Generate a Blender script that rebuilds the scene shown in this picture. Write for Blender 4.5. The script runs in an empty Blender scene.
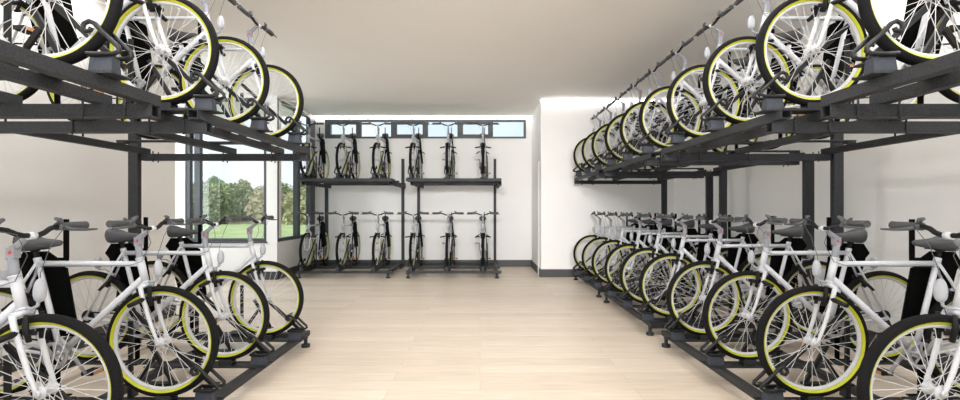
import bpy, math, random
from mathutils import Vector, Matrix
random.seed(7)
PI = math.pi
SC = bpy.context.scene
COL = SC.collection

# ------------------------------------------------------------------ materials
def mat(name, col, rough=0.5, metal=0.0, noise=0.0, nscale=40.0, bump=0.0, spec=0.5):
    m = bpy.data.materials.new(name); m.use_nodes = True
    nt = m.node_tree; b = nt.nodes['Principled BSDF']
    b.inputs['Base Color'].default_value = (*col, 1)
    b.inputs['Roughness'].default_value = rough
    b.inputs['Metallic'].default_value = metal
    b.inputs['Specular IOR Level'].default_value = spec
    tc = nt.nodes.new('ShaderNodeTexCoord')
    n = nt.nodes.new('ShaderNodeTexNoise'); n.inputs['Scale'].default_value = nscale; n.inputs['Detail'].default_value = 3
    nt.links.new(tc.outputs['Object'], n.inputs['Vector'])
    r = nt.nodes.new('ShaderNodeValToRGB')
    lo = tuple(max(0, c * (1 - noise)) for c in col); hi = tuple(min(1, c * (1 + noise)) for c in col)
    r.color_ramp.elements[0].position = .3; r.color_ramp.elements[1].position = .7
    r.color_ramp.elements[0].color = (*lo, 1); r.color_ramp.elements[1].color = (*hi, 1)
    nt.links.new(n.outputs['Fac'], r.inputs['Fac']); nt.links.new(r.outputs['Color'], b.inputs['Base Color'])
    if bump:
        bp = nt.nodes.new('ShaderNodeBump'); bp.inputs['Strength'].default_value = bump; bp.inputs['Distance'].default_value = .01
        nt.links.new(n.outputs['Fac'], bp.inputs['Height']); nt.links.new(bp.outputs['Normal'], b.inputs['Normal'])
    return m

M = {}
M['frame'] = mat('white_paint', (.60, .615, .655), .3, noise=.02)
M['rim'] = mat('white_rim', (.54, .55, .575), .45, noise=.02)
M['spoke'] = mat('spoke_steel', (.60, .60, .615), .4, noise=.02)
M['hub'] = mat('hub_white', (.52, .53, .56), .3, noise=.02)
M['rubber'] = mat('tire_rubber', (.0065, .0065, .007), .85, noise=.25, spec=.18, nscale=120)
M['yellow'] = mat('tire_yellow', (.46, .475, .008), .45, noise=.06, nscale=30)
M['black'] = mat('black_plastic', (.006, .006, .0065), .6, noise=.1, spec=.3)
M['gloss'] = mat('black_gloss', (.007, .007, .008), .45, noise=.1, spec=.4)
M['panel'] = mat('matte_black', (.0025, .0025, .0025), .9, noise=.1, spec=.08)
M['saddle'] = mat('saddle_grey', (.055, .057, .062), .6, noise=.08, nscale=80)
M['grip'] = mat('grip_grey', (.062, .064, .068), .65, noise=.1, nscale=150, bump=.3)
M['lever'] = mat('lever_grey', (.08, .084, .092), .45, noise=.06)
M['stem'] = mat('stem_grey', (.26, .27, .30), .4, noise=.04)
M['red'] = mat('badge_red', (.62, .02, .03), .4, noise=.03)
M['orange'] = mat('reflector_orange', (.60, .29, .12), .35, noise=.03)
M['lamp'] = mat('lamp_shell', (.38, .395, .43), .35, noise=.03)
M['drive'] = mat('drive_metal', (.30, .30, .31), .55, 0, noise=.06)
M['steel'] = mat('rack_steel', (.0185, .0198, .0235), .6, noise=.75, nscale=110, bump=.1)
M['block'] = mat('rack_block', (.044, .050, .064), .8, noise=.16, nscale=90)
M['wall'] = mat('wall_paint', (.86, .85, .84), .85, noise=.012, nscale=2.0, spec=.2)
M['ceil'] = mat('ceiling_paint', (.86, .835, .81), .9, noise=.01, nscale=1.5, spec=.1)
M['base'] = mat('baseboard_grey', (.045, .047, .05), .5, noise=.1, nscale=20)
M['wframe'] = mat('window_frame_grey', (.062, .066, .073), .45, noise=.06, nscale=20)
M['door'] = mat('door_paint', (.60, .57, .53), .6, noise=.03, nscale=8)
M['lawn'] = mat('lawn_grass', (.40, .47, .21), .9, noise=.15, nscale=.6, spec=.1)
M['bark'] = mat('tree_bark', (.10, .075, .05), .9, noise=.3, nscale=6)
LEAF = [mat('leaf_a', (.30, .34, .17), .8, noise=.35, nscale=1.6, spec=.1), mat('leaf_b', (.42, .41, .23), .8, noise=.35, nscale=1.6, spec=.1),
        mat('leaf_c', (.48, .42, .28), .8, noise=.3, nscale=1.6, spec=.1), mat('leaf_d', (.23, .30, .15), .8, noise=.35, nscale=1.6, spec=.1)]

def floor_material():
    m = bpy.data.materials.new('oak_planks'); m.use_nodes = True
    nt = m.node_tree; b = nt.nodes['Principled BSDF']; L = nt.links.new
    tc = nt.nodes.new('ShaderNodeTexCoord')
    br = nt.nodes.new('ShaderNodeTexBrick')
    br.inputs['Scale'].default_value = 1; br.inputs['Brick Width'].default_value = 1.9; br.inputs['Row Height'].default_value = .19
    br.inputs['Mortar Size'].default_value = .0022; br.inputs['Mortar Smooth'].default_value = .3; br.inputs['Bias'].default_value = 0
    br.inputs['Color1'].default_value = (.68, .585, .485, 1); br.inputs['Color2'].default_value = (.77, .68, .58, 1); br.inputs['Mortar'].default_value = (.54, .45, .37, 1)
    br.offset = .37
    L(tc.outputs['Object'], br.inputs['Vector'])
    mp = nt.nodes.new('ShaderNodeMapping'); mp.inputs['Scale'].default_value = (1.2, 22, 1)
    L(tc.outputs['Object'], mp.inputs['Vector'])
    n = nt.nodes.new('ShaderNodeTexNoise'); n.inputs['Scale'].default_value = 2.2; n.inputs['Detail'].default_value = 6
    L(mp.outputs['Vector'], n.inputs['Vector'])
    r = nt.nodes.new('ShaderNodeValToRGB')
    r.color_ramp.elements[0].position = .3; r.color_ramp.elements[0].color = (.86, .83, .80, 1)
    r.color_ramp.elements[1].position = .7; r.color_ramp.elements[1].color = (1.04, 1.03, 1.02, 1)
    L(n.outputs['Fac'], r.inputs['Fac'])
    mx = nt.nodes.new('ShaderNodeMix'); mx.data_type = 'RGBA'; mx.blend_type = 'MULTIPLY'; mx.inputs['Factor'].default_value = 1
    L(br.outputs['Color'], mx.inputs['A']); L(r.outputs['Color'], mx.inputs['B'])
    L(mx.outputs['Result'], b.inputs['Base Color'])
    b.inputs['Roughness'].default_value = .42; b.inputs['Specular IOR Level'].default_value = .4
    return m
M['floor'] = floor_material()

def glass_material():
    m = bpy.data.materials.new('window_glass'); m.use_nodes = True
    nt = m.node_tree; nt.nodes.remove(nt.nodes['Principled BSDF'])
    out = nt.nodes['Material Output']
    t = nt.nodes.new('ShaderNodeBsdfTransparent'); t.inputs['Color'].default_value = (.95, .97, .97, 1)
    g = nt.nodes.new('ShaderNodeBsdfGlossy'); g.inputs['Roughness'].default_value = .02
    mx = nt.nodes.new('ShaderNodeMixShader'); mx.inputs['Fac'].default_value = .04
    nt.links.new(t.outputs[0], mx.inputs[1]); nt.links.new(g.outputs[0], mx.inputs[2]); nt.links.new(mx.outputs[0], out.inputs['Surface'])
    return m
M['glass'] = glass_material()

# ------------------------------------------------------------------ mesh builder
class MB:
    def __init__(s):
        s.v = []; s.f = []; s.sm = []; s.mi = []
    def face(s, idx, smooth=False, mi=0):
        s.f.append(idx); s.sm.append(smooth); s.mi.append(mi)
    def box(s, x0, x1, y0, y1, z0, z1, mi=0, rot=None):
        pts = [(x0, y0, z0), (x1, y0, z0), (x1, y1, z0), (x0, y1, z0), (x0, y0, z1), (x1, y0, z1), (x1, y1, z1), (x0, y1, z1)]
        if rot is not None: pts = [tuple(rot @ Vector(p)) for p in pts]
        k = len(s.v); s.v += pts
        for q in ((0, 3, 2, 1), (4, 5, 6, 7), (0, 1, 5, 4), (1, 2, 6, 5), (2, 3, 7, 6), (3, 0, 4, 7)):
            s.face([k + i for i in q], False, mi)
        return s
    def bbox(s, x0, x1, y0, y1, z0, z1, r=.004, mi=0):   # box with chamfered long edges along the longest axis
        d = (x1 - x0, y1 - y0, z1 - z0); ax = d.index(max(d))
        def oct_(a0, a1, b0, b1):
            return [(a0 + r, b0), (a1 - r, b0), (a1, b0 + r), (a1, b1 - r), (a1 - r, b1), (a0 + r, b1), (a0, b1 - r), (a0, b0 + r)]
        if ax == 0: rings = [[(x, a, b) for a, b in oct_(y0, y1, z0, z1)] for x in (x0, x1)]
        elif ax == 1: rings = [[(a, y, b) for a, b in oct_(x0, x1, z0, z1)][::-1] for y in (y0, y1)]
        else: rings = [[(a, b, z) for a, b in oct_(x0, x1, y0, y1)] for z in (z0, z1)]
        k = len(s.v); s.v += rings[0] + rings[1]
        for i in range(8):
            j = (i + 1) % 8; s.face([k + i, k + j, k + 8 + j, k + 8 + i], False, mi)
        s.face([k + i for i in range(7, -1, -1)], False, mi); s.face([k + 8 + i for i in range(8)], False, mi)
        return s
    def hollow(s, axis, a0, a1, b0, b1, c0, c1, t=.006):   # rectangular hollow section along axis 'x' or 'y'; b = the other horizontal, c = z
        def ring(a, u):
            q = [(b0 + u, c0 + u), (b1 - u, c0 + u), (b1 - u, c1 - u), (b0 + u, c1 - u)]
            return [(a, b, c) if axis == 'x' else (b, a, c) for b, c in q]
        k = len(s.v); s.v += ring(a0, 0) + ring(a1, 0) + ring(a0, t) + ring(a1, t)
        fl = (axis == 'y')
        def add(q): s.face([k + i for i in (q[::-1] if fl else q)])
        for i in range(4):
            j = (i + 1) % 4
            add([i, j, 4 + j, 4 + i]); add([8 + j, 8 + i, 12 + i, 12 + j])
            add([j, i, 8 + i, 8 + j]); add([4 + i, 4 + j, 12 + j, 12 + i])
        return s
    def tube(s, pts, r, n=8, caps=True, closed=False, mi=0, flat=1.0):
        pts = [Vector(p) for p in pts]; m = len(pts)
        rr = r if isinstance(r, (list, tuple)) else [r] * m
        tang = []
        for i in range(m):
            if closed: t = pts[(i + 1) % m] - pts[i - 1]
            elif i == 0: t = pts[1] - pts[0]
            elif i == m - 1: t = pts[-1] - pts[-2]
            else: t = (pts[i + 1] - pts[i]).normalized() + (pts[i] - pts[i - 1]).normalized()
            tang.append(t.normalized())
        ref = Vector((0, 1, 0)) if abs(tang[0].y) < .9 else Vector((0, 0, 1))
        k = len(s.v); u = None
        for i in range(m):
            t = tang[i]
            if u is None: u = (ref - t * ref.dot(t)).normalized()
            else: u = (u - t * u.dot(t)).normalized()
            w = t.cross(u)
            for j in range(n):
                a = 2 * PI * (j + .5) / n
                s.v.append(tuple(pts[i] + u * (math.cos(a) * rr[i] * flat) + w * (math.sin(a) * rr[i])))
        for i in range(m if closed else m - 1):
            i2 = (i + 1) % m
            for j in range(n):
                j2 = (j + 1) % n
                s.face([k + i * n + j, k + i * n + j2, k + i2 * n + j2, k + i2 * n + j], n > 4, mi)
        if caps and not closed:
            s.face([k + j for j in range(n - 1, -1, -1)], False, mi); s.face([k + (m - 1) * n + j for j in range(n)], False, mi)
        return s
    def cyl(s, a, b, r, n=12, mi=0, r2=None):
        return s.tube([a, b], [r, r if r2 is None else r2], n, mi=mi)
    def revolve(s, prof, c, n=48, mis=None, closed=True, axis='y'):   # prof: (radius, along axis) points
        k = len(s.v); m = len(prof)
        for i in range(n):
            a = 2 * PI * i / n; ca, sa = math.cos(a), math.sin(a)
            for r_, h in prof:
                if axis == 'y': s.v.append((c[0] + r_ * ca, c[1] + h, c[2] + r_ * sa))
                else: s.v.append((c[0] + r_ * ca, c[1] + r_ * sa, c[2] + h))
        for i in range(n):
            i2 = (i + 1) % n
            for j in range(m if closed else m - 1):
                j2 = (j + 1) % m
                s.face([k + i * m + j, k + i * m + j2, k + i2 * m + j2, k + i2 * m + j], True, mis[j] if mis else 0)
        return s
    def prism(s, poly, y0, y1, mi=0):    # polygon in x,z extruded along y
        k = len(s.v); n = len(poly)
        s.v += [(x, y0, z) for x, z in poly] + [(x, y1, z) for x, z in poly]
        for i in range(n):
            j = (i + 1) % n; s.face([k + i, k + j, k + n + j, k + n + i], False, mi)
        s.face([k + i for i in range(n - 1, -1, -1)], False, mi); s.face([k + n + i for i in range(n)], False, mi)
        return s
    def loft(s, rings, mi=0, smooth=True):
        k = len(s.v); n = len(rings[0])
        for r_ in rings: s.v += [tuple(p) for p in r_]
        for i in range(len(rings) - 1):
            for j in range(n):
                j2 = (j + 1) % n; s.face([k + i * n + j, k + i * n + j2, k + (i + 1) * n + j2, k + (i + 1) * n + j], smooth, mi)
        e = k + (len(rings) - 1) * n
        s.face([k + j for j in range(n - 1, -1, -1)], smooth, mi); s.face([e + j for j in range(n)], smooth, mi)
        return s
    def mesh(s, name, mats, mir=1, fix=True):
        me = bpy.data.meshes.new(name)
        me.from_pydata([(x, y * mir, z) for x, y, z in s.v], [], s.f)
        for m in (mats if isinstance(mats, (list, tuple)) else [mats]): me.materials.append(m)
        me.polygons.foreach_set('use_smooth', s.sm); me.polygons.foreach_set('material_index', s.mi)
        if fix:
            import bmesh
            bm = bmesh.new(); bm.from_mesh(me); bmesh.ops.recalc_face_normals(bm, faces=bm.faces[:]); bm.to_mesh(me); bm.free()
        me.update()
        return me

def link(name, data, parent=None, loc=(0, 0, 0), rz=0.0):
    o = bpy.data.objects.new(name, data); COL.objects.link(o)
    o.location = loc; o.rotation_euler = (0, 0, rz)
    if parent is not None: o.parent = parent
    return o
def tag(o, label, cat, group=None, kind=None):
    o['label'] = label; o['category'] = cat
    if group: o['group'] = group
    if kind: o['kind'] = kind
    return o
def struct(name, mb, m, parent=None):
    o = link(name, mb.mesh(name, m), parent)
    o['kind'] = 'structure'
    return o
def copy_tree(o, parent=None):
    c = o.copy(); COL.objects.link(c); c.parent = parent
    for ch in list(o.children): copy_tree(ch, c)
    return c

# ------------------------------------------------------------------ scene numbers (metres; y runs away from the camera)
CAM_H = 1.39
CEIL = 3.62
XL, XR = -3.99, 3.96          # side walls
YB, YF = 11.36, -3.4          # back and front walls
YP = 9.60                     # wall return on the right
XP = 1.246
YA0, YA1, XA = 6.15, 9.24, -6.6   # window bay on the left
P = .725                      # bay pitch in a rack
DECK = 1.863                  # lower to upper deck
LIFT = .05                    # rack frame above its lowest position
FOC = 470                     # focal length in pixels of the 960 wide frame
WS_ = 1.035; HZ = .357        # wheel scale, hub height above the tyre bottom
WZ = .186                     # tyre bottom above the floor

# ------------------------------------------------------------------ bicycle
def bicycle_meshes(mir):
    R = {}
    def add(key, mb, m, fix=True):
        if key in ('tire', 'rim', 'spokes'): mb.v = [(x * WS_, y, z * WS_) for x, y, z in mb.v]
        R[key] = mb.mesh(key, m, mir, fix)
    C = (0, 0, 0)
    # wheel pieces about their own hub
    t = MB(); prof = []; mis = []
    ring = [(.2985, -.0138), (.302, -.0180), (.3100, -.0235), (.3122, -.0250), (.322, -.0275), (.333, -.0240), (.3415, -.0140), (.3450, 0)]
    prof = ring + [(r_, -h) for r_, h in ring[-2::-1]]
    mis = [1, 1, 1, 0, 0, 0, 0, 0, 0, 0, 0, 1, 1, 1, 0]
    t.revolve(prof, C, 72, mis); add('tire', t, [M['rubber'], M['yellow']])
    t = MB().revolve([(.301, -.0135), (.301, .0135), (.292, .0125), (.283, .006), (.283, -.006), (.292, -.0125)], C, 64)
    for i in range(18):
        a = 2 * PI * (i + .5) / 18
        t.cyl((.280 * math.cos(a), 0, .280 * math.sin(a)), (.272 * math.cos(a), 0, .272 * math.sin(a)), .003, 5)
    add('rim', t, M['rim'])
    t = MB()
    for i in range(32):
        side = 1 if i % 2 else -1
        a = 2 * PI * i / 32; b = a + (.95 if (i // 2) % 2 else -.95)
        t.tube([(.026 * math.cos(b), side * .031, .026 * math.sin(b)), (.281 * math.cos(a), side * .003, .281 * math.sin(a))], .0016, 4, caps=False)
    add('spokes', t, M['spoke'])
    t = MB().revolve([(.006, -.056), (.013, -.055), (.013, -.046), (.010, -.044), (.010, -.039), (.031, -.036), (.032, -.029), (.022, -.025), (.019, 0), (.022, .025), (.032, .029), (.031, .036), (.010, .039), (.010, .044), (.013, .046), (.013, .055), (.006, .056)], C, 20)
    add('hub', t, M['hub'])
    t = MB()
    for k, (r_, y) in enumerate(((.050, .030), (.042, .036), (.034, .041))): t.revolve([(r_, y - .002), (r_, y + .002), (.012, y + .002), (.012, y - .002)], C, 24)
    # dark sprockets: built on the drive side (-y here: the far pedal is the low one)
    t2 = MB(); t2.v = [(x, -y, z) for x, y, z in t.v]; t2.f = t.f; t2.sm = t.sm; t2.mi = t.mi
    add('sprocket', t2, M['black'])
    # frame, with the bottom bracket at .655,.28
    BB = (.655, 0, .28); HT = (.148, 0, .888); HB = (.112, 0, .735); ST = (.803, 0, .880); RH = (1.06, 0, HZ)
    f = MB()
    f.tube([HT, HB], .0225, 14); f.tube([(.1495, 0, .893), (.1465, 0, .883)], .026, 14); f.tube([(.114, 0, .741), (.111, 0, .731)], .0255, 14)
    f.tube([(.142, 0, .853), (.795, 0, .856)], .0172, 12)
    f.tube([(.121, 0, .768), BB], [.0205, .0215], 14)
    f.tube([BB, ST], .0165, 12)
    f.tube([(.655, -.038, .28), (.655, .038, .28)], .0225, 14)
    f.tube([(.797, 0, .858), (.806, 0, .892)], .0205, 12)
    for s_ in (-1, 1):
        f.tube([(.798, s_ * .012, .862), (.86, s_ * .030, .745), (1.055, s_ * .058, .358)], [.0088, .0088, .0075], 8)
        f.tube([(.66, s_ * .022, .28), (.72, s_ * .036, .288), (1.055, s_ * .058, .351)], [.0110, .0105, .0085], 8)
        f.prism([(1.035, .33), (1.075, .335), (1.08, .35), (1.06, .365), (1.04, .36)], s_ * .058 - .004, s_ * .058 + .004)
    f.tube([(.89, -.030, .686), (.89, .030, .686)], .007, 8)
    add('frame', f, M['frame'])
    f = MB()
    f.tube([(.1165, 0, .733), (.1095, 0, .708)], [.024, .027], 14)
    f.tube([(.109, -.054, .712), (.109, 0, .718), (.109, .054, .712)], .0155, 10)
    for s_ in (-1, 1):
        f.tube([(.109, s_ * .054, .716), (.094, s_ * .054, .655), (.070, s_ * .053, .57), (.038, s_ * .051, .46), (.010, s_ * .049, .385), (0, s_ * .0485, HZ)],
               [.0135, .0135, .0128, .0115, .0095, .0085], 10)
        f.revolve([(.002, s_ * .0485 - .005), (.014, s_ * .0485 - .005), (.014, s_ * .0485 + .005), (.002, s_ * .0485 + .005)], (0, 0, HZ), 12)
    add('fork', f, M['frame'])
    s_ = MB()
    s_.tube([(.1485, 0, .892), (.150, 0, .905), (.158, 0, .985)], [.021, .020, .019], 12)
    s_.loft([((.136, -.018, .975), (.174, -.018, .968), (.174, .018, .968), (.136, .018, .975)),
             ((.134, -.019, 1.036), (.176, -.017, 1.022), (.176, .017, 1.022), (.134, .019, 1.036))], smooth=False)
    s_.tube([(.160, 0, 1.015), (.130, 0, 1.036), (.098, 0, 1.064), (.080, 0, 1.080)], [.017, .016, .014, .014], 10)
    add('stem', s_, M['stem'])
    for y, nm in ((1, 'badge_a'), (-1, 'badge_b')):
        s_ = MB().prism([(.143, .996), (.163, .992), (.151, 1.014)], y * .0190 - .0015, y * .0205 + .0015)
        add(nm, s_, M['red'])
    h = MB()
    h.tube([(.070, -.017, 1.080), (.070, .017, 1.080)], .0185, 12)
    add('bar_clamp', h, M['frame'])
    h = MB()
    half = [(.070, 0, 1.080), (.070, .040, 1.081), (.073, .070, 1.090), (.080, .105, 1.108), (.085, .135, 1.114), (.088, .200, 1.117), (.088, .320, 1.118)]
    h.tube([(x, -y, z) for x, y, z in half[:0:-1]] + half, .0125, 10)
    add('handlebar', h, M['black'])
    for s_, nm in ((1, 'grip_a'), (-1, 'grip_b')):
        g = MB(); n = 13
        g.tube([(.088, s_ * (.198 + .126 * k / (n - 1)), 1.117 + .0008 * k / (n - 1)) for k in range(n)],
               [.0185 if k in (0,) else (.0215 if k == n - 1 else (.0208 if k % 2 else .0195)) for k in range(n)], 12)
        add(nm, g, M['grip'])
    for s_, nm in ((1, 'lever_a'), (-1, 'lever_b')):
        g = MB()
        g.tube([(.085, s_ * .150, 1.116), (.088, s_ * .194, 1.117)], .0205, 10)
        g.tube([(.068, s_ * .172, 1.113), (.044, s_ * .180, 1.104), (.038, s_ * .225, 1.099), (.046, s_ * .275, 1.096), (.050, s_ * .352, 1.095)], [.012, .010, .008, .0075, .005], 8, flat=.7)
        g.tube([(.082, s_ * .162, 1.128), (.070, s_ * .148, 1.150), (.072, s_ * .126, 1.156)], [.015, .012, .008], 8)
        g.tube([(.094, s_ * .178, 1.131), (.106, s_ * .192, 1.150)], [.010, .008], 8)
        add(nm, g, M['lever'])
    # saddle
    sd = MB(); rings = []
    for x, w, top, bot in ((.648, .012, .998, .982), (.662, .019, 1.005, .968), (.70, .024, 1.010, .960), (.755, .038, 1.015, .950), (.81, .062, 1.026, .940), (.855, .076, 1.042, .934), (.888, .074, 1.050, .932), (.906, .060, 1.048, .940), (.913, .042, 1.036, .960)):
        rg = []
        for k in range(14):
            a = 2 * PI * k / 14; c, s2 = math.cos(a), math.sin(a)
            zz = (top + bot) / 2 + (top - bot) / 2 * (abs(s2) ** .7) * (1 if s2 > 0 else -1)
            ww = w * (abs(c) ** .8) * (1 if c > 0 else -1)
            if s2 < 0: ww *= .92
            rg.append((x, ww, zz))
        rings.append(rg)
    sd.loft(rings); add('saddle', sd, M['saddle'])
    sp = MB()
    sp.tube([(.797, 0, .860), (.818, 0, .945)], .0135, 10)
    sp.tube([(.74, -.02, .950), (.86, -.02, .944)], .004, 6); sp.tube([(.74, .02, .950), (.86, .02, .944)], .004, 6)
    sp.tube([(.818, -.024, .945), (.818, .024, .945)], .014, 10)
    add('seat_post', sp, M['black'])
    # brakes: a low black arch across the tyre with an arm beside each blade
    b = MB()
    b.tube([(.094, -.168, .618), (.090, -.06, .634), (.090, .06, .634), (.094, .168, .618)], [.0135, .0155, .0155, .0135], 8)
    for y in (-1, 1):
        b.tube([(.055, y * .040, .715), (.058, y * .042, .66), (.050, y * .032, .590)], [.010, .014, .012], 8)
        b.box(.020, .085, y * .031 - .008, y * .031 + .008, .622, .642)
    add('brake_front', b, M['black'])
    b = MB()
    b.tube([(.876, -.15, .585), (.876, -.10, .615), (.876, -.05, .640), (.876, .05, .640), (.876, .10, .615), (.876, .15, .585)], [.010, .012, .013, .013, .012, .010], 8)
    for y in (-1, 1):
        b.tube([(.872, y * .042, .675), (.872, y * .042, .64), (.905, y * .036, .59)], [.008, .011, .010], 8)
        b.box(.890, .925, y * .025 - .006, y * .025 + .006, .592, .606)
    add('brake_rear', b, M['black'])
    c = MB()
    c.tube([(.068, .160, 1.110), (.030, .12, 1.10), (.030, .055, 1.03), (.060, .035, .90), (.062, .03, .78), (.080, .015, .682)], .0019, 5)
    c.tube([(.068, -.160, 1.110), (.030, -.11, 1.09), (.05, -.04, .99), (.115, -.032, .87), (.20, -.020, .845), (.5, -.0205, .840), (.78, -.022, .835), (.875, -.02, .66)], .0019, 5)
    add('brake_cable', c, M['lever'])
    # lamp
    l = MB(); rings = []
    for k in range(9):
        a = PI * k / 8; zz = .823 - .055 * math.cos(a); ww = .0265 * max(.10, math.sin(a)) ** .75 * (1 + .12 * math.cos(a))
        rings.append([(.030 + ww * math.cos(2 * PI * j / 14) * .95, ww * math.sin(2 * PI * j / 14), zz) for j in range(14)])
    l.loft(rings); add('headlamp', l, M['lamp'])
    l = MB().tube([(.036, 0, .776), (.040, 0, .752), (.066, 0, .738), (.10, 0, .738)], [.008, .007, .007, .009], 8)
    add('lamp_bracket', l, M['lamp'])
    l = MB(); rings = []
    for k in range(9):
        a = PI * k / 8; zz = .775 - .045 * math.cos(a); ww = .030 * max(.10, math.sin(a)) ** .75
        rings.append([(1.005 + ww * math.cos(2 * PI * j / 14) * .95, ww * math.sin(2 * PI * j / 14), zz) for j in range(14)])
    l.loft(rings); add('tail_lamp', l, M['lamp'])
    l = MB().tube([(1.005, 0, .735), (.998, 0, .724), (.95, .0, .726), (.893, 0, .690)], .006, 8)
    add('tail_bracket', l, M['lamp'])
    # drivetrain
    d = MB()
    d.revolve([(.088, -.048), (.088, -.044), (.060, -.044), (.060, -.048)], (.655, 0, .28), 40)
    for k in range(5):
        a = 2 * PI * k / 5 + .3
        d.tube([(.655, -.047, .28), (.655 + .075 * math.cos(a), -.047, .28 + .075 * math.sin(a))], .007, 6)
    d.tube([(.655, -.056, .28), (.655, .056, .28)], .013, 12)
    d.tube([(.655, -.060, .28), (.755, -.072, .437)], [.014, .010], 8)
    d.tube([(.655, .060, .28), (.555, .072, .123)], [.014, .010], 8)
    add('crankset', d, M['drive'])
    for nm, x, y, z in (('pedal_a', .755, -.125, .440), ('pedal_b', .555, .125, .120)):
        p_ = MB()
        p_.bbox(x - .012, x + .012, y - .045, y + .045, z - .012, z + .012, .004)
        for dx in (-.036, .028): p_.box(x + dx, x + dx + .008, y - .048, y + .048, z - .013, z + .013)
        for dy in (-.048, .038): p_.box(x - .036, x + .036, y + dy, y + dy + .010, z - .012, z + .012)
        p_.tube([(x, y, z), (x, y * .56, z)], .007, 8)
        add(nm, p_, M['black'])
        for dx, e in ((-.0405, '_front'), (.0365, '_back')):
            add(nm + e, MB().box(x + dx, x + dx + .004, y - .036, y + .036, z - .011, z + .011), M['orange'])
    ch = MB()
    ch.tube([(.655, -.046, .369), (.85, -.042, .385), (1.06, -.036, .391)], .006, 6)
    ch.tube([(.655, -.046, .191), (.9, -.042, .215), (1.075, -.040, .235)], .005, 6)
    add('chain', ch, M['black'])
    ch = MB()
    ch.tube([(1.06, -.062, .335), (1.075, -.066, .29), (1.078, -.05, .245)], [.010, .013, .010], 8)
    ch.revolve([(.022, -.048), (.022, -.044), (.004, -.044), (.004, -.048)], (1.075, 0, .285), 14); ch.revolve([(.022, -.044), (.022, -.040), (.004, -.040), (.004, -.044)], (1.078, 0, .235), 14)
    add('derailleur', ch, M['black'])
    return R

def make_bicycle(mir):
    R = bicycle_meshes(mir)
    root = link('bicycle', None)
    for x, rear in ((0, False), (1.06, True)):
        hb = link('wheel_hub', R['hub'], None)
        w = link('wheel', R['rim'], root, (x, 0, HZ)); bpy.data.objects.remove(hb)
        link('tire', R['tire'], w)['label'] = 'black tyre with a yellow sidewall band'
        link('spokes', R['spokes'], w); link('hub', R['hub'], w)
        if rear: link('sprocket', R['sprocket'], w)
    link('frame', R['frame'], root)
    link('fork', R['fork'], root)
    st = link('stem', R['stem'], root); 
    for k in 'ab': link('badge', R['badge_' + k], st)['label'] = 'red badge'
    h = link('handlebar', R['handlebar'], root)
    link('bar_clamp', R['bar_clamp'], h)
    for k in 'ab':
        link('grip', R['grip_' + k], h); link('brake_lever', R['lever_' + k], h)
    sp = link('seat_post', R['seat_post'], root); link('saddle', R['saddle'], sp)
    link('brake', R['brake_front'], root); link('brake', R['brake_rear'], root)
    link('brake_cable', R['brake_cable'], root)
    hl = link('headlamp', R['headlamp'], root); link('lamp_bracket', R['lamp_bracket'], hl)
    hl = link('tail_lamp', R['tail_lamp'], root); link('lamp_bracket', R['tail_bracket'], hl)
    link('crankset', R['crankset'], root)
    for k in 'ab':
        p_ = link('pedal', R['pedal_' + k], root)
        for e in ('_front', '_back'): link('reflector', R['pedal_' + k + e], p_)['label'] = 'orange pedal reflector'
    link('chain', R['chain'], root); link('derailleur', R['derailleur'], root)
    return root

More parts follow.
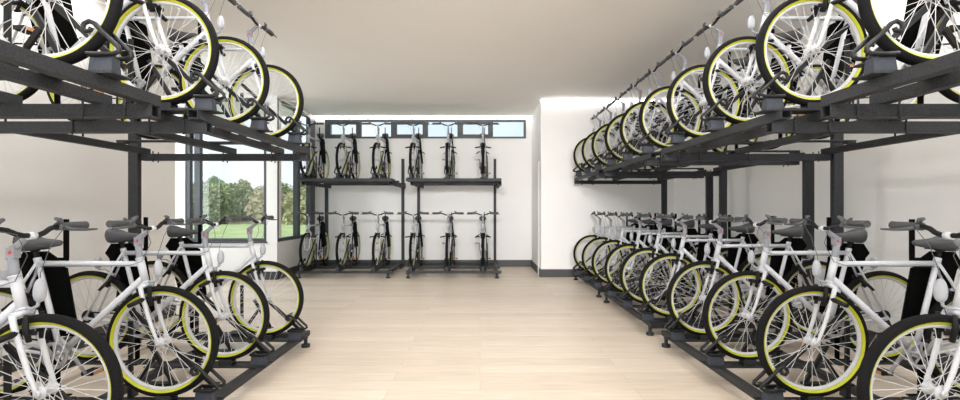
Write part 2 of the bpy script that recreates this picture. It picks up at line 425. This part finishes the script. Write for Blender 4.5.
# ------------------------------------------------------------------ two-tier rack with three bays per tier
Y0, Y1 = -.105, 2 * P + .37
def make_rack(mir):
    root = link('bike_rack', None)
    def part(name, mb, m, parent=root, loc=(0, 0, 0), label=None):
        o = link(name, mb.mesh(name, m, mir), parent, (loc[0], loc[1], loc[2] + LIFT))
        if label: o['label'] = label
        return o
    S = M['steel']
    # uprights: one stops at the deck, the other runs on above it
    for y, top in ((Y0 + .035, 1.90), (Y1 - .075, 2.53)):
        mb = MB().bbox(1.435, 1.535, y - .03, y + .03, -LIFT, top, .005)
        for z in [.35 + .3 * k for k in range(int((top - .4) / .3) + 1)]:
            mb.cyl((1.425, y, z), (1.437, y, z), .010, 8)
        part('post', mb, S)
    for y in (Y0 + .05, Y1 - .09):
        part('base_beam', MB().hollow('x', -.262, 1.43, y - .035, y + .035, .030, .093), S)
    for x in (-.232, .5, 1.36):
        part('base_rail', MB().hollow('y', Y0 + .0, Y1, x - .03, x + .03, .045, .0945), S)
    for y in (Y0 + .05, Y1 - .09):
        for x in (-.25, 1.30):
            part('foot', MB().revolve([(.002, -.05), (.042, -.05), (.042, -.022), (.018, -.016), (.018, .040), (.002, .040)], (x, y, 0), 16, axis='z', closed=False), S)
    # upper deck
    for y in (Y0 + .13, Y1 - .036):
        mb = MB().hollow('x', -.262, 1.43, y - .036, y + .036, 1.832, 1.8995)
        for x in (-.12, .10, .59, 1.3):
            for s_ in (-1, 1): mb.cyl((x, y + s_ * .040, 1.815), (x, y + s_ * .040, 1.925), .006, 8)
        part('deck_beam', mb, S)
    for x, w in ((-.232, .032), (.03, .028), (.52, .028)):
        part('deck_rail', MB().hollow('y', Y0, Y1, x - w, x + w, 1.90, 1.957), S)
    part('tie_beam', MB().bbox(1.375, 1.425, Y0, Y1, 1.895, 1.957, .003), S)
    # trays
    tr = MB().box(-.335, .62, -.062, .062, .098, .104)
    for s_ in (-1, 1):
        tr.box(-.335, .62, s_ * .062 - .003, s_ * .062 + .003, .096, .110)
        tr.box(-.05, .05, s_ * .033 - .003, s_ * .033 + .003, .104, .152)
        tr.tube([(.60, s_ * .026, .120), (1.42, s_ * .026, .120)], .009, 8)
    for x in (.9, 1.2, 1.40): tr.tube([(x, -.030, .115), (x, .030, .115)], .006, 6)
    tr.box(1.34, 1.42, -.03, .03, .0955, .116)
    tr.box(-.05, .05, -.033, .033, .126, .1345)
    blk = MB().loft([[(-.308, -.030, .106), (-.195, -.030, .106), (-.195, .030, .106), (-.308, .030, .106)], [(-.302, -.025, .181), (-.202, -.025, .181), (-.202, .025, .181), (-.302, .025, .181)]], smooth=False)
    loop = MB()
    for s_ in (-1, 1):
        pts = [(-.20, .192), (-.27, .190), (-.328, .192), (-.350, .204), (-.346, .222), (-.30, .264), (-.262, .302), (-.236, .330), (-.212, .341), (-.188, .330), (-.182, .308), (-.196, .292), (-.216, .298), (-.222, .312)]
        loop.tube([(x, s_ * .0395, z) for x, z in pts], .0112, 8)
    loop.tube([(-.205, -.0395, .192), (-.205, .0395, .192)], .0112, 8)
    panel = MB().prism([(.905, .500), (.975, .945), (1.005, .985), (.950, 1.062), (.795, 1.066), (.720, 1.008), (.745, .985), (.680, .955), (.645, .500)][::-1], .094, .108)
    panel.v = [(x, y - max(0, z - .5) * .112, z) for x, y, z in panel.v]     # leans in under the saddle
    flag = MB().box(.660, .688, .030, .044, 1.020, 1.274)
    flag.box(.665, .76, .044, .049, 1.004, 1.024)
    arm = MB().box(.77, .80, .088, .104, .106, .52); arm.box(.70, .86, -.032, .112, .106, .114)
    def bar(y, x1, off):
        d = Vector((.82, 0, .74)).normalized(); nrm = Vector((-d.z, 0, d.x)); w = .014
        a = Vector((-.262, 0, .182)) + nrm * off; b = a + d * x1
        q = [a - nrm * w, b - nrm * w, b + nrm * w, a + nrm * w]
        return MB().prism([(v.x, v.z) for v in q], y - .009, y + .009)
    gA = bar(.078, .76, .0)
    gB = MB()
    for (xa, za), (xb, zb) in (((.02, .19), (.18, .46)), ((.14, .36), (.26, .19)), ((.30, .60), (.30, .19))):
        d = (Vector((xb, 0, zb)) - Vector((xa, 0, za))).normalized(); nrm = Vector((-d.z, 0, d.x)) * .013; a = Vector((xa, 0, za)); b = Vector((xb, 0, zb))
        gB.prism([(v.x, v.z) for v in (a - nrm, b - nrm, b + nrm, a + nrm)], .088, .104)
    gB.box(.0, .32, .060, .112, .18, .196); gB.box(.05, .08, .050, .112, .106, .18); gB.box(.26, .29, .050, .112, .106, .18)
    link_b = MB().box(-.275, -.225, -.02, .13, .176, .186)
    mt = {k: v for k, v in dict(tray=tr.mesh('tray', S, mir), block=blk.mesh('support_block', M['block'], mir), loop=loop.mesh('wheel_clamp', M['gloss'], mir),
          panel=panel.mesh('guard_panel', M['panel'], mir), flag=flag.mesh('marker_bar', M['panel'], mir), arm=arm.mesh('panel_stand', M['panel'], mir),
          gA=gA.mesh('guide_bar', M['gloss'], mir), gB=gB.mesh('guide_stand', M['gloss'], mir), lb=link_b.mesh('guide_foot', M['gloss'], mir)).items()}
    for dz in (0, DECK):
        for k in range(3):
            t = link('tray', mt['tray'], root, (0, mir * k * P, dz + LIFT))
            link('support_block', mt['block'], t); link('wheel_clamp', mt['loop'], t)
            link('guard_panel', mt['panel'], t)['label'] = 'flat black guard panel behind the saddle'
            link('marker_bar', mt['flag'], t); link('panel_stand', mt['arm'], t)
            link('guide_bar', mt['gA'], t); link('guide_stand', mt['gB'], t); link('guide_foot', mt['lb'], t)
    return root

XRB, XLB, YBB = 2.126, -2.030, 9.70    # front hubs of the three rows
proto_n, proto_m = make_bicycle(-1), make_bicycle(1)
rack_n, rack_m = make_rack(-1), make_rack(1)
used = set()
def place(proto, loc, rz):
    o = proto if proto.name not in used else copy_tree(proto)
    used.add(proto.name)
    o.location = loc; o.rotation_euler = (0, 0, rz)
    return o

ORD = ['nearest', 'second', 'third', 'fourth', 'fifth', 'sixth', 'seventh', 'eighth', 'ninth', 'farthest']
right_y = [2.20] + [3.01 + 2.23 * m + P * k for m in range(3) for k in range(3)]
left_y = right_y[:4]
for tier, z in (('lower', WZ), ('upper', WZ + DECK)):
    for i, y in enumerate(right_y):
        o = place(proto_m, (XRB, y, z), 0)
        w = 'nearest the camera' if i == 0 else ('farthest from the camera' if i == 9 else ORD[i] + ' from the camera')
        tag(o, f'white bicycle on the {tier} tier of the right-hand racks, {w}', 'bicycle', f'bicycles on the {tier} tier of the right-hand racks')
    for i, y in enumerate(left_y):
        o = place(proto_n, (XLB, y, z), PI)
        w = 'nearest the camera' if i == 0 else ('last, beside the aisle end' if i == 3 else ORD[i] + ' from the camera')
        tag(o, f'white bicycle on the {tier} tier of the left-hand racks, {w}', 'bicycle', f'bicycles on the {tier} tier of the left-hand racks')
    for i in range(6):
        x = -3.58 + 2.19 * (i // 3) + P * (i % 3)
        o = place(proto_n, (x, YBB, z), PI / 2)
        w = ['leftmost, beside the window', 'second from left', 'third from left', 'fourth from left', 'fifth from left', 'rightmost'][i]
        tag(o, f'white bicycle seen head-on on the {tier} tier by the back wall, {w}', 'bicycle', f'bicycles on the {tier} tier by the back wall')

G = 'two-tier racks for three bikes a tier'
for i, y in enumerate((2.20 - 2 * P, 3.01, 5.24, 7.47)):
    o = place(rack_m, (XRB, y, 0), 0)
    tag(o, 'charcoal steel two-tier bike rack along the right wall, ' + ['nearest, partly outside the photo', 'second from the camera', 'third from the camera', 'last, against the white wall return'][i], 'bike rack', G)
for i, y in enumerate((2.20 - 2 * P, 3.01)):
    o = place(rack_n, (XLB + .022, y, 0), PI)
    tag(o, 'charcoal steel two-tier bike rack along the left wall, ' + ['nearest, partly outside the photo', 'farther one, ending before the window'][i], 'bike rack', G)
for i, x in enumerate((-3.58, -1.39)):
    o = place(rack_n, (x, YBB, 0), PI / 2)
    tag(o, 'charcoal steel two-tier bike rack against the back wall, ' + ['left one, beside the corner window', 'right one'][i], 'bike rack', G)

# ------------------------------------------------------------------ room shell
T = .2
struct('floor', MB().box(XA - T, XR + T, YF - T, YB + T, -.12, 0), M['floor'])
struct('ceiling', MB().box(XA - T, XR + T, YF - T, YB + T, CEIL, CEIL + .2), M['ceil'])
# back wall with a band of high windows
BX0, BX1, BZ0, BZ1 = -3.746, 1.112, 3.094, 3.565
mb = MB().box(XL - T, XP + T, YB, YB + T, 0, BZ0); mb.box(XL - T, XP + T, YB, YB + T, BZ1, CEIL); mb.box(XL - T, BX0, YB, YB + T, BZ0, BZ1); mb.box(BX1, XP + T, YB, YB + T, BZ0, BZ1)
struct('wall_back', mb, M['wall'])
mb = MB().box(XP, XR + T, YP, YP + T, 0, CEIL)
DY0, DY1, DZ = 9.66, 10.10, 2.43
mb.box(XP, XP + T, YP + T, YB + T, DZ, CEIL); mb.box(XP, XP + T, DY1, YB + T, 0, DZ)
struct('wall_return', mb, M['wall'])
d = struct('door_1', MB().box(XP + .06, XP + .10, YP + T, DY1, .01, DZ), M['door'])
h = struct('door_handle', MB().tube([(XP + .062, 9.86, 1.05), (XP + .02, 9.86, 1.05), (XP + .02, 9.95, 1.05)], .009, 8), M['steel'], d)
struct('wall_right', MB().box(XR, XR + T, YF, YP + T, 0, CEIL), M['wall'])
struct('wall_left', MB().box(XL - T, XL, YF, YA0, 0, CEIL), M['wall'])
V0, V1, VB, VT = -3.4, 3.4, .15, 3.3
mb = MB().box(XA - T, V0, YF - T, YF, 0, CEIL); mb.box(V1, XR + T, YF - T, YF, 0, CEIL); mb.box(V0, V1, YF - T, YF, 0, VB); mb.box(V0, V1, YF - T, YF, VT, CEIL)
struct('wall_front', mb, M['wall'])
WS = .74; WT = 3.58
mb = MB().box(XA - T, XL - T, YA0 - T, YA0, 0, CEIL); mb.box(XA - T, XA, YA0, YA1 + T, 0, WS); mb.box(XA - T, XA, YA0, YA1 + T, 3.45, CEIL); mb.box(XA - T, XA, YA0, YA0 + .25, WS, 3.45); mb.box(XA - T, XA, YA1 - .25, YA1 + T, WS, 3.45)
struct('wall_bay', mb, M['wall'])
WS = .74; WT = 3.58
W1X0, W1X1 = -5.80, -4.20
mb = MB().box(XA, XL, YA1, YA1 + T, 0, WS); mb.box(XA, W1X0, YA1, YA1 + T, WS, CEIL); mb.box(W1X1, XL, YA1, YA1 + T, WS, CEIL); mb.box(W1X0, W1X1, YA1, YA1 + T, WT, CEIL)
struct('wall_window', mb, M['wall'])
mb = MB().box(XL - T, XL, YA1 + T, YB, 0, WS); mb.box(XL - T, XL, YA1 + T, YB, WT, CEIL)
struct('wall_corner', mb, M['wall'])

def window(name, mb_frame, mb_glass):
    o = struct(name, mb_frame, M['wframe']); struct('pane', mb_glass, M['glass'], o)
    return o
# window 1 faces the camera across the bay
f = MB(); FY0, FY1 = YA1 + .02, YA1 + .12
f.box(W1X0, W1X1, FY0, FY1, WS, WS + .07); f.box(W1X0, W1X1, FY0, FY1, WT - .06, WT)
for a, b in ((W1X0, W1X0 + .08), (-5.63, -5.52), (W1X1 - .06, W1X1)): f.box(a, b, FY0, FY1, WS + .07, WT - .06)
f.box(W1X0 - .02, W1X1 + .02, YA1 - .03, YA1 + .02, WS - .02, WS + .012)
window('window_1', f, MB().box(W1X0 + .01, W1X1 - .01, FY0 + .045, FY0 + .055, WS + .02, WT - .02))
# window 2 on the left wall, running to the back corner
f = MB(); FX0, FX1 = XL - .10, XL + .005
y0, y1 = YA1 + .02, YB - .0
f.box(FX0, FX1, y0, y1, WS, WS + .07); f.box(FX0, FX1, y0, y1, WT - .05, WT)
for a, b in ((y0, y0 + .05), (10.28, 10.42), (11.05, YB - .012)): f.box(FX0, FX1, a, b, WS + .07, WT - .05)
window('window_2', f, MB().box(FX0 + .045, FX0 + .055, y0 + .01, y1 - .01, WS + .02, WT - .02))
# window 3: the high band; narrow opening sashes alternate with wide fixed lights
f = MB(); g = MB(); GY0, GY1 = YB - .01, YB + .09
f.box(BX0, BX1, GY0, GY1, BZ0, BZ0 + .045); f.box(BX0, BX1, GY0, GY1, BZ1 - .06, BZ1)
px = lambda v: (v - 480) * YB / FOC
lights = [(330.6, 356, 1), (361, 391, 0), (396.6, 422.6, 1), (427.8, 457.4, 0), (463, 488, 1), (493, 523.8, 0)]
edges = [BX0] + [v for a, b, s_ in lights for v in (px(a), px(b))] + [BX1]
for a, b in zip(edges[0::2], edges[1::2]): f.box(a, b, GY0, GY1, BZ0 + .045, BZ1 - .06)
for a, b, s_ in lights:
    if s_: f.box(px(a), px(b), GY0 + .01, GY1, BZ0 + .045, BZ0 + .10); f.box(px(a), px(b), GY0 + .01, GY1, BZ1 - .115, BZ1 - .06)
window('window_3', f, MB().box(BX0 + .01, BX1 - .01, YB + .04, YB + .05, BZ0 + .01, BZ1 - .01))
# window 5: added on the unseen outer side of the bay for extra light
f = MB(); a0, a1 = YA0 + .25, YA1 - .25
f.box(XA - .12, XA - .02, a0, a1, WS, WS + .07); f.box(XA - .12, XA - .02, a0, a1, 3.38, 3.45)
for a in (a0, (a0 + a1) / 2 - .04, a1 - .07): f.box(XA - .12, XA - .02, a, a + .07, WS + .07, 3.38)
window('added_window_5', f, MB().box(XA - .075, XA - .065, a0 + .02, a1 - .02, WS + .02, 3.43))
# window 4: glazing added behind the camera as a way in for fill light
f = MB()
f.box(V0, V1, YF - .12, YF - .02, VB, VB + .07); f.box(V0, V1, YF - .12, YF - .02, VT - .07, VT)
for k in range(5):
    a = V0 + (V1 - V0 - .07) * k / 4; f.box(a, a + .07, YF - .12, YF - .02, VB + .07, VT - .07)
window('added_window_4', f, MB().box(V0 + .02, V1 - .02, YF - .075, YF - .065, VB + .02, VT - .02))
# light strips under the ceiling
strip = bpy.data.materials.new('strip_glow'); strip.use_nodes = True
pb = strip.node_tree.nodes['Principled BSDF']; pb.inputs['Emission Color'].default_value = (1, .985, .96, 1); pb.inputs['Emission Strength'].default_value = 20
o = link('ceiling_light_strip', MB().box(XL + .02, XP - .02, YB - .03, YB, CEIL - .045, CEIL - .012).mesh('light_strip', strip))
tag(o, 'long white light strip along the top of the back wall above the high windows', 'light strip')
o = link('ceiling_light_strip', MB().box(XP + .02, XR - .02, YP - .03, YP, CEIL - .045, CEIL - .012).mesh('light_strip', strip))
tag(o, 'white light strip under the ceiling on the plain wall return at right', 'light strip')
# baseboards
BH, BT = .16, .016
struct('baseboard_back', MB().box(XL + BT, XP - BT, YB - BT, YB, 0, BH), M['base'])
mb = MB().box(XP - BT, XR - BT, YP - BT, YP, 0, BH); mb.box(XP - BT, XP, YP, YP + T - .002, 0, BH); mb.box(XP - BT, XP, DY1, YB, 0, BH)
struct('baseboard_return', mb, M['base'])
struct('baseboard_right', MB().box(XR - BT, XR, YF, YP, 0, BH), M['base'])
struct('baseboard_left', MB().box(XL, XL + BT, YF, YA0, 0, BH), M['base'])
struct('baseboard_window', MB().box(XA, XL + BT, YA1 - BT, YA1, 0, BH), M['base'])
struct('baseboard_corner', MB().box(XL, XL + BT, YA1, YB - BT, 0, BH), M['base'])

# ------------------------------------------------------------------ outdoors
lawn = struct('ground_lawn', MB().box(-140, 60, YB + 1.2, 190, -.30, -.25), M['lawn'])
def crown_mesh(seed, w, h, z0, n, lm):
    rnd = random.Random(seed); mb = MB(); blobs = []
    for k in range(9):
        a = rnd.uniform(0, 2 * PI); q = rnd.uniform(0, .55) * w
        blobs.append((q * math.cos(a), q * math.sin(a), z0 + h * rnd.uniform(.25, .75), w * rnd.uniform(.38, .6), h * rnd.uniform(.22, .34)))
    blobs.append((0, 0, z0 + h * .78, w * .4, h * .24))
    for k in range(n):
        bx, by, bz, br, bh = rnd.choice(blobs)
        u = Vector((rnd.gauss(0, 1), rnd.gauss(0, 1), rnd.gauss(0, 1))).normalized() * rnd.uniform(.55, 1.05)
        c = Vector((bx + u.x * br, by + u.y * br, bz + u.z * bh)); s_ = rnd.uniform(.10, .24)
        a1 = Vector((rnd.gauss(0, 1), rnd.gauss(0, 1), rnd.gauss(0, 1))).normalized(); a2 = a1.orthogonal().normalized()
        i = len(mb.v); mb.v += [tuple(c + a1 * s_), tuple(c + a2 * s_ * .6), tuple(c - a1 * s_), tuple(c - a2 * s_ * .6)]
        mb.face([i, i + 1, i + 2, i + 3])
    return mb.mesh('crown', lm, fix=False)
def trunk_mesh(h):
    mb = MB().tube([(0, 0, 0), (.05, .02, h * .4), (0, .05, h * .8)], [.20, .14, .06], 8)
    mb.tube([(.04, .02, h * .35), (.7, .2, h * .7)], [.09, .03], 6); mb.tube([(.04, .02, h * .42), (-.6, -.3, h * .75)], [.08, .03], 6)
    return mb.mesh('trunk', M['bark'])
kinds = []
for k in range(6):
    w, h = [(2.4, 4.7), (2.2, 5.4), (2.5, 4.4), (2.2, 5.8), (2.4, 5.0), (2.5, 4.1)][k]
    kinds.append((crown_mesh(30 + k, w, h, -.3, 7000, LEAF[[0, 1, 2, 3, 0, 1][k]]), trunk_mesh(h)))
DESC = ['mid-green rounded tree', 'olive-green upright tree', 'yellowish-brown broad bush', 'dark green tall tree', 'deep green full tree', 'low pale green bush']
trees = []
for row, (y, x0) in enumerate(((51, -37.5), (57, -39.0), (65.5, -42.0))):
    for c in range(5):
        trees.append((x0 + 4.5 * c, y + (.8 if c % 2 else 0), [(2, 5, 0, 2, 5), (0, 1, 4, 5, 2), (1, 3, 1, 4, 3)][row][c], 1.0 if row < 2 else 1.12))
order = sorted(range(len(trees)), key=lambda i: trees[i][0] / trees[i][1])
NTH = ['first', 'second', 'third', 'fourth', 'fifth', 'sixth', 'seventh', 'eighth', 'ninth', 'tenth', 'eleventh', 'twelfth', 'thirteenth', 'fourteenth', 'last']
for n, i in enumerate(order):
    x, y, k, s_ = trees[i]
    t = link('tree', None, None, (x, y, -.25), random.uniform(0, 6)); t.scale = (s_, s_, s_)
    link('crown', kinds[k][0], t); link('trunk', kinds[k][1], t)
    tag(t, f'{DESC[k]} beyond the lawn, {NTH[n]} from the left outside the windows', 'tree', 'trees beyond the lawn')

# ------------------------------------------------------------------ light
w = bpy.data.worlds.new('daylight'); SC.world = w; w.use_nodes = True
nt = w.node_tree; bg = nt.nodes['Background']
tc = nt.nodes.new('ShaderNodeTexCoord'); sep = nt.nodes.new('ShaderNodeSeparateXYZ'); nt.links.new(tc.outputs['Generated'], sep.inputs[0])
rp = nt.nodes.new('ShaderNodeValToRGB'); rp.color_ramp.elements[0].position = 0; rp.color_ramp.elements[0].color = (.84, .90, .96, 1)
rp.color_ramp.elements[1].position = .6; rp.color_ramp.elements[1].color = (.50, .68, .92, 1)
e = rp.color_ramp.elements.new(.12); e.color = (.74, .85, .96, 1)
nt.links.new(sep.outputs['Z'], rp.inputs['Fac'])
nz = nt.nodes.new('ShaderNodeTexNoise'); nz.inputs['Scale'].default_value = 3.5; nz.inputs['Detail'].default_value = 6; nt.links.new(tc.outputs['Generated'], nz.inputs['Vector'])
cr = nt.nodes.new('ShaderNodeValToRGB'); cr.color_ramp.elements[0].position = .48; cr.color_ramp.elements[1].position = .68
nt.links.new(nz.outputs['Fac'], cr.inputs['Fac'])
mx = nt.nodes.new('ShaderNodeMix'); mx.data_type = 'RGBA'; mx.inputs['B'].default_value = (.95, .96, .97, 1)
nt.links.new(cr.outputs['Color'], mx.inputs['Factor']); nt.links.new(rp.outputs['Color'], mx.inputs['A']); nt.links.new(mx.outputs['Result'], bg.inputs['Color'])
bg.inputs['Strength'].default_value = 1.3

def lamp(name, kind, loc, rot, energy, col=(1, 1, 1), **kw):
    l = bpy.data.lights.new(name, kind); l.energy = energy; l.color = col
    for k, v in kw.items(): setattr(l, k, v)
    o = bpy.data.objects.new(name, l); COL.objects.link(o); o.location = loc; o.rotation_euler = rot
    return o
lamp('sun', 'SUN', (0, 0, 20), (math.radians(42), 0, math.radians(-25)), 3.2, (1, .95, .86), angle=math.radians(1))
# added fill lamps outside the two added windows, standing in for daylight
lamp('front_fill', 'AREA', (0, YF - .5, 1.8), (PI / 2, 0, 0), 200, (.97, .985, 1), shape='RECTANGLE', size=7.2, size_y=3.4)
lamp('bay_fill', 'AREA', (XA - .45, (YA0 + YA1) / 2, 2.1), (PI / 2, 0, -PI / 2), 135, (.93, .97, 1), shape='RECTANGLE', size=2.6, size_y=2.7)
# added fill lamps, unseen: linear pair over the near aisle, perimeter pair, two spots
for x in (-1.5, 1.5):
    lamp('linear_fill', 'AREA', (x, .9, CEIL - .02), (0, 0, 0), 108, (1, .985, .965), shape='RECTANGLE', size=.5, size_y=7.4)
for x in (-3.72, 3.70):
    lamp('perimeter_fill', 'AREA', (x, 1.2, CEIL - .02), (0, 0, 0), 90, (1, .985, .965), shape='RECTANGLE', size=.2, size_y=7.2)  # added wash to brighten the side walls behind the racks
for x in (-.7, .7):
    lamp('spot_fill', 'SPOT', (x, YF + .3, 2.9), (math.radians(82), 0, x * .06), 1900, (1, .985, .97), spot_size=math.radians(38), spot_blend=1, shadow_soft_size=.3)  # added beams to brighten the far end of the aisle

# ------------------------------------------------------------------ camera
cam = bpy.data.cameras.new('camera'); co = bpy.data.objects.new('camera', cam); COL.objects.link(co)
co.location = (0, 0, CAM_H); co.rotation_euler = (PI / 2, 0, 0)
cam.sensor_width = 36; cam.lens = 36 * FOC / 960; cam.shift_y = 9 / 960; cam.clip_start = .02; cam.clip_end = 500
SC.camera = co
vs = SC.view_settings
vs.view_transform = 'Standard'; vs.look = 'None'; vs.gamma = 1; vs.use_curve_mapping = False; vs.exposure = 0.0
SC.cycles.max_bounces = 10; SC.cycles.diffuse_bounces = 6; SC.cycles.transparent_max_bounces = 16
SC.cycles.use_denoising = True
SC.cycles.sample_clamp_indirect = 6
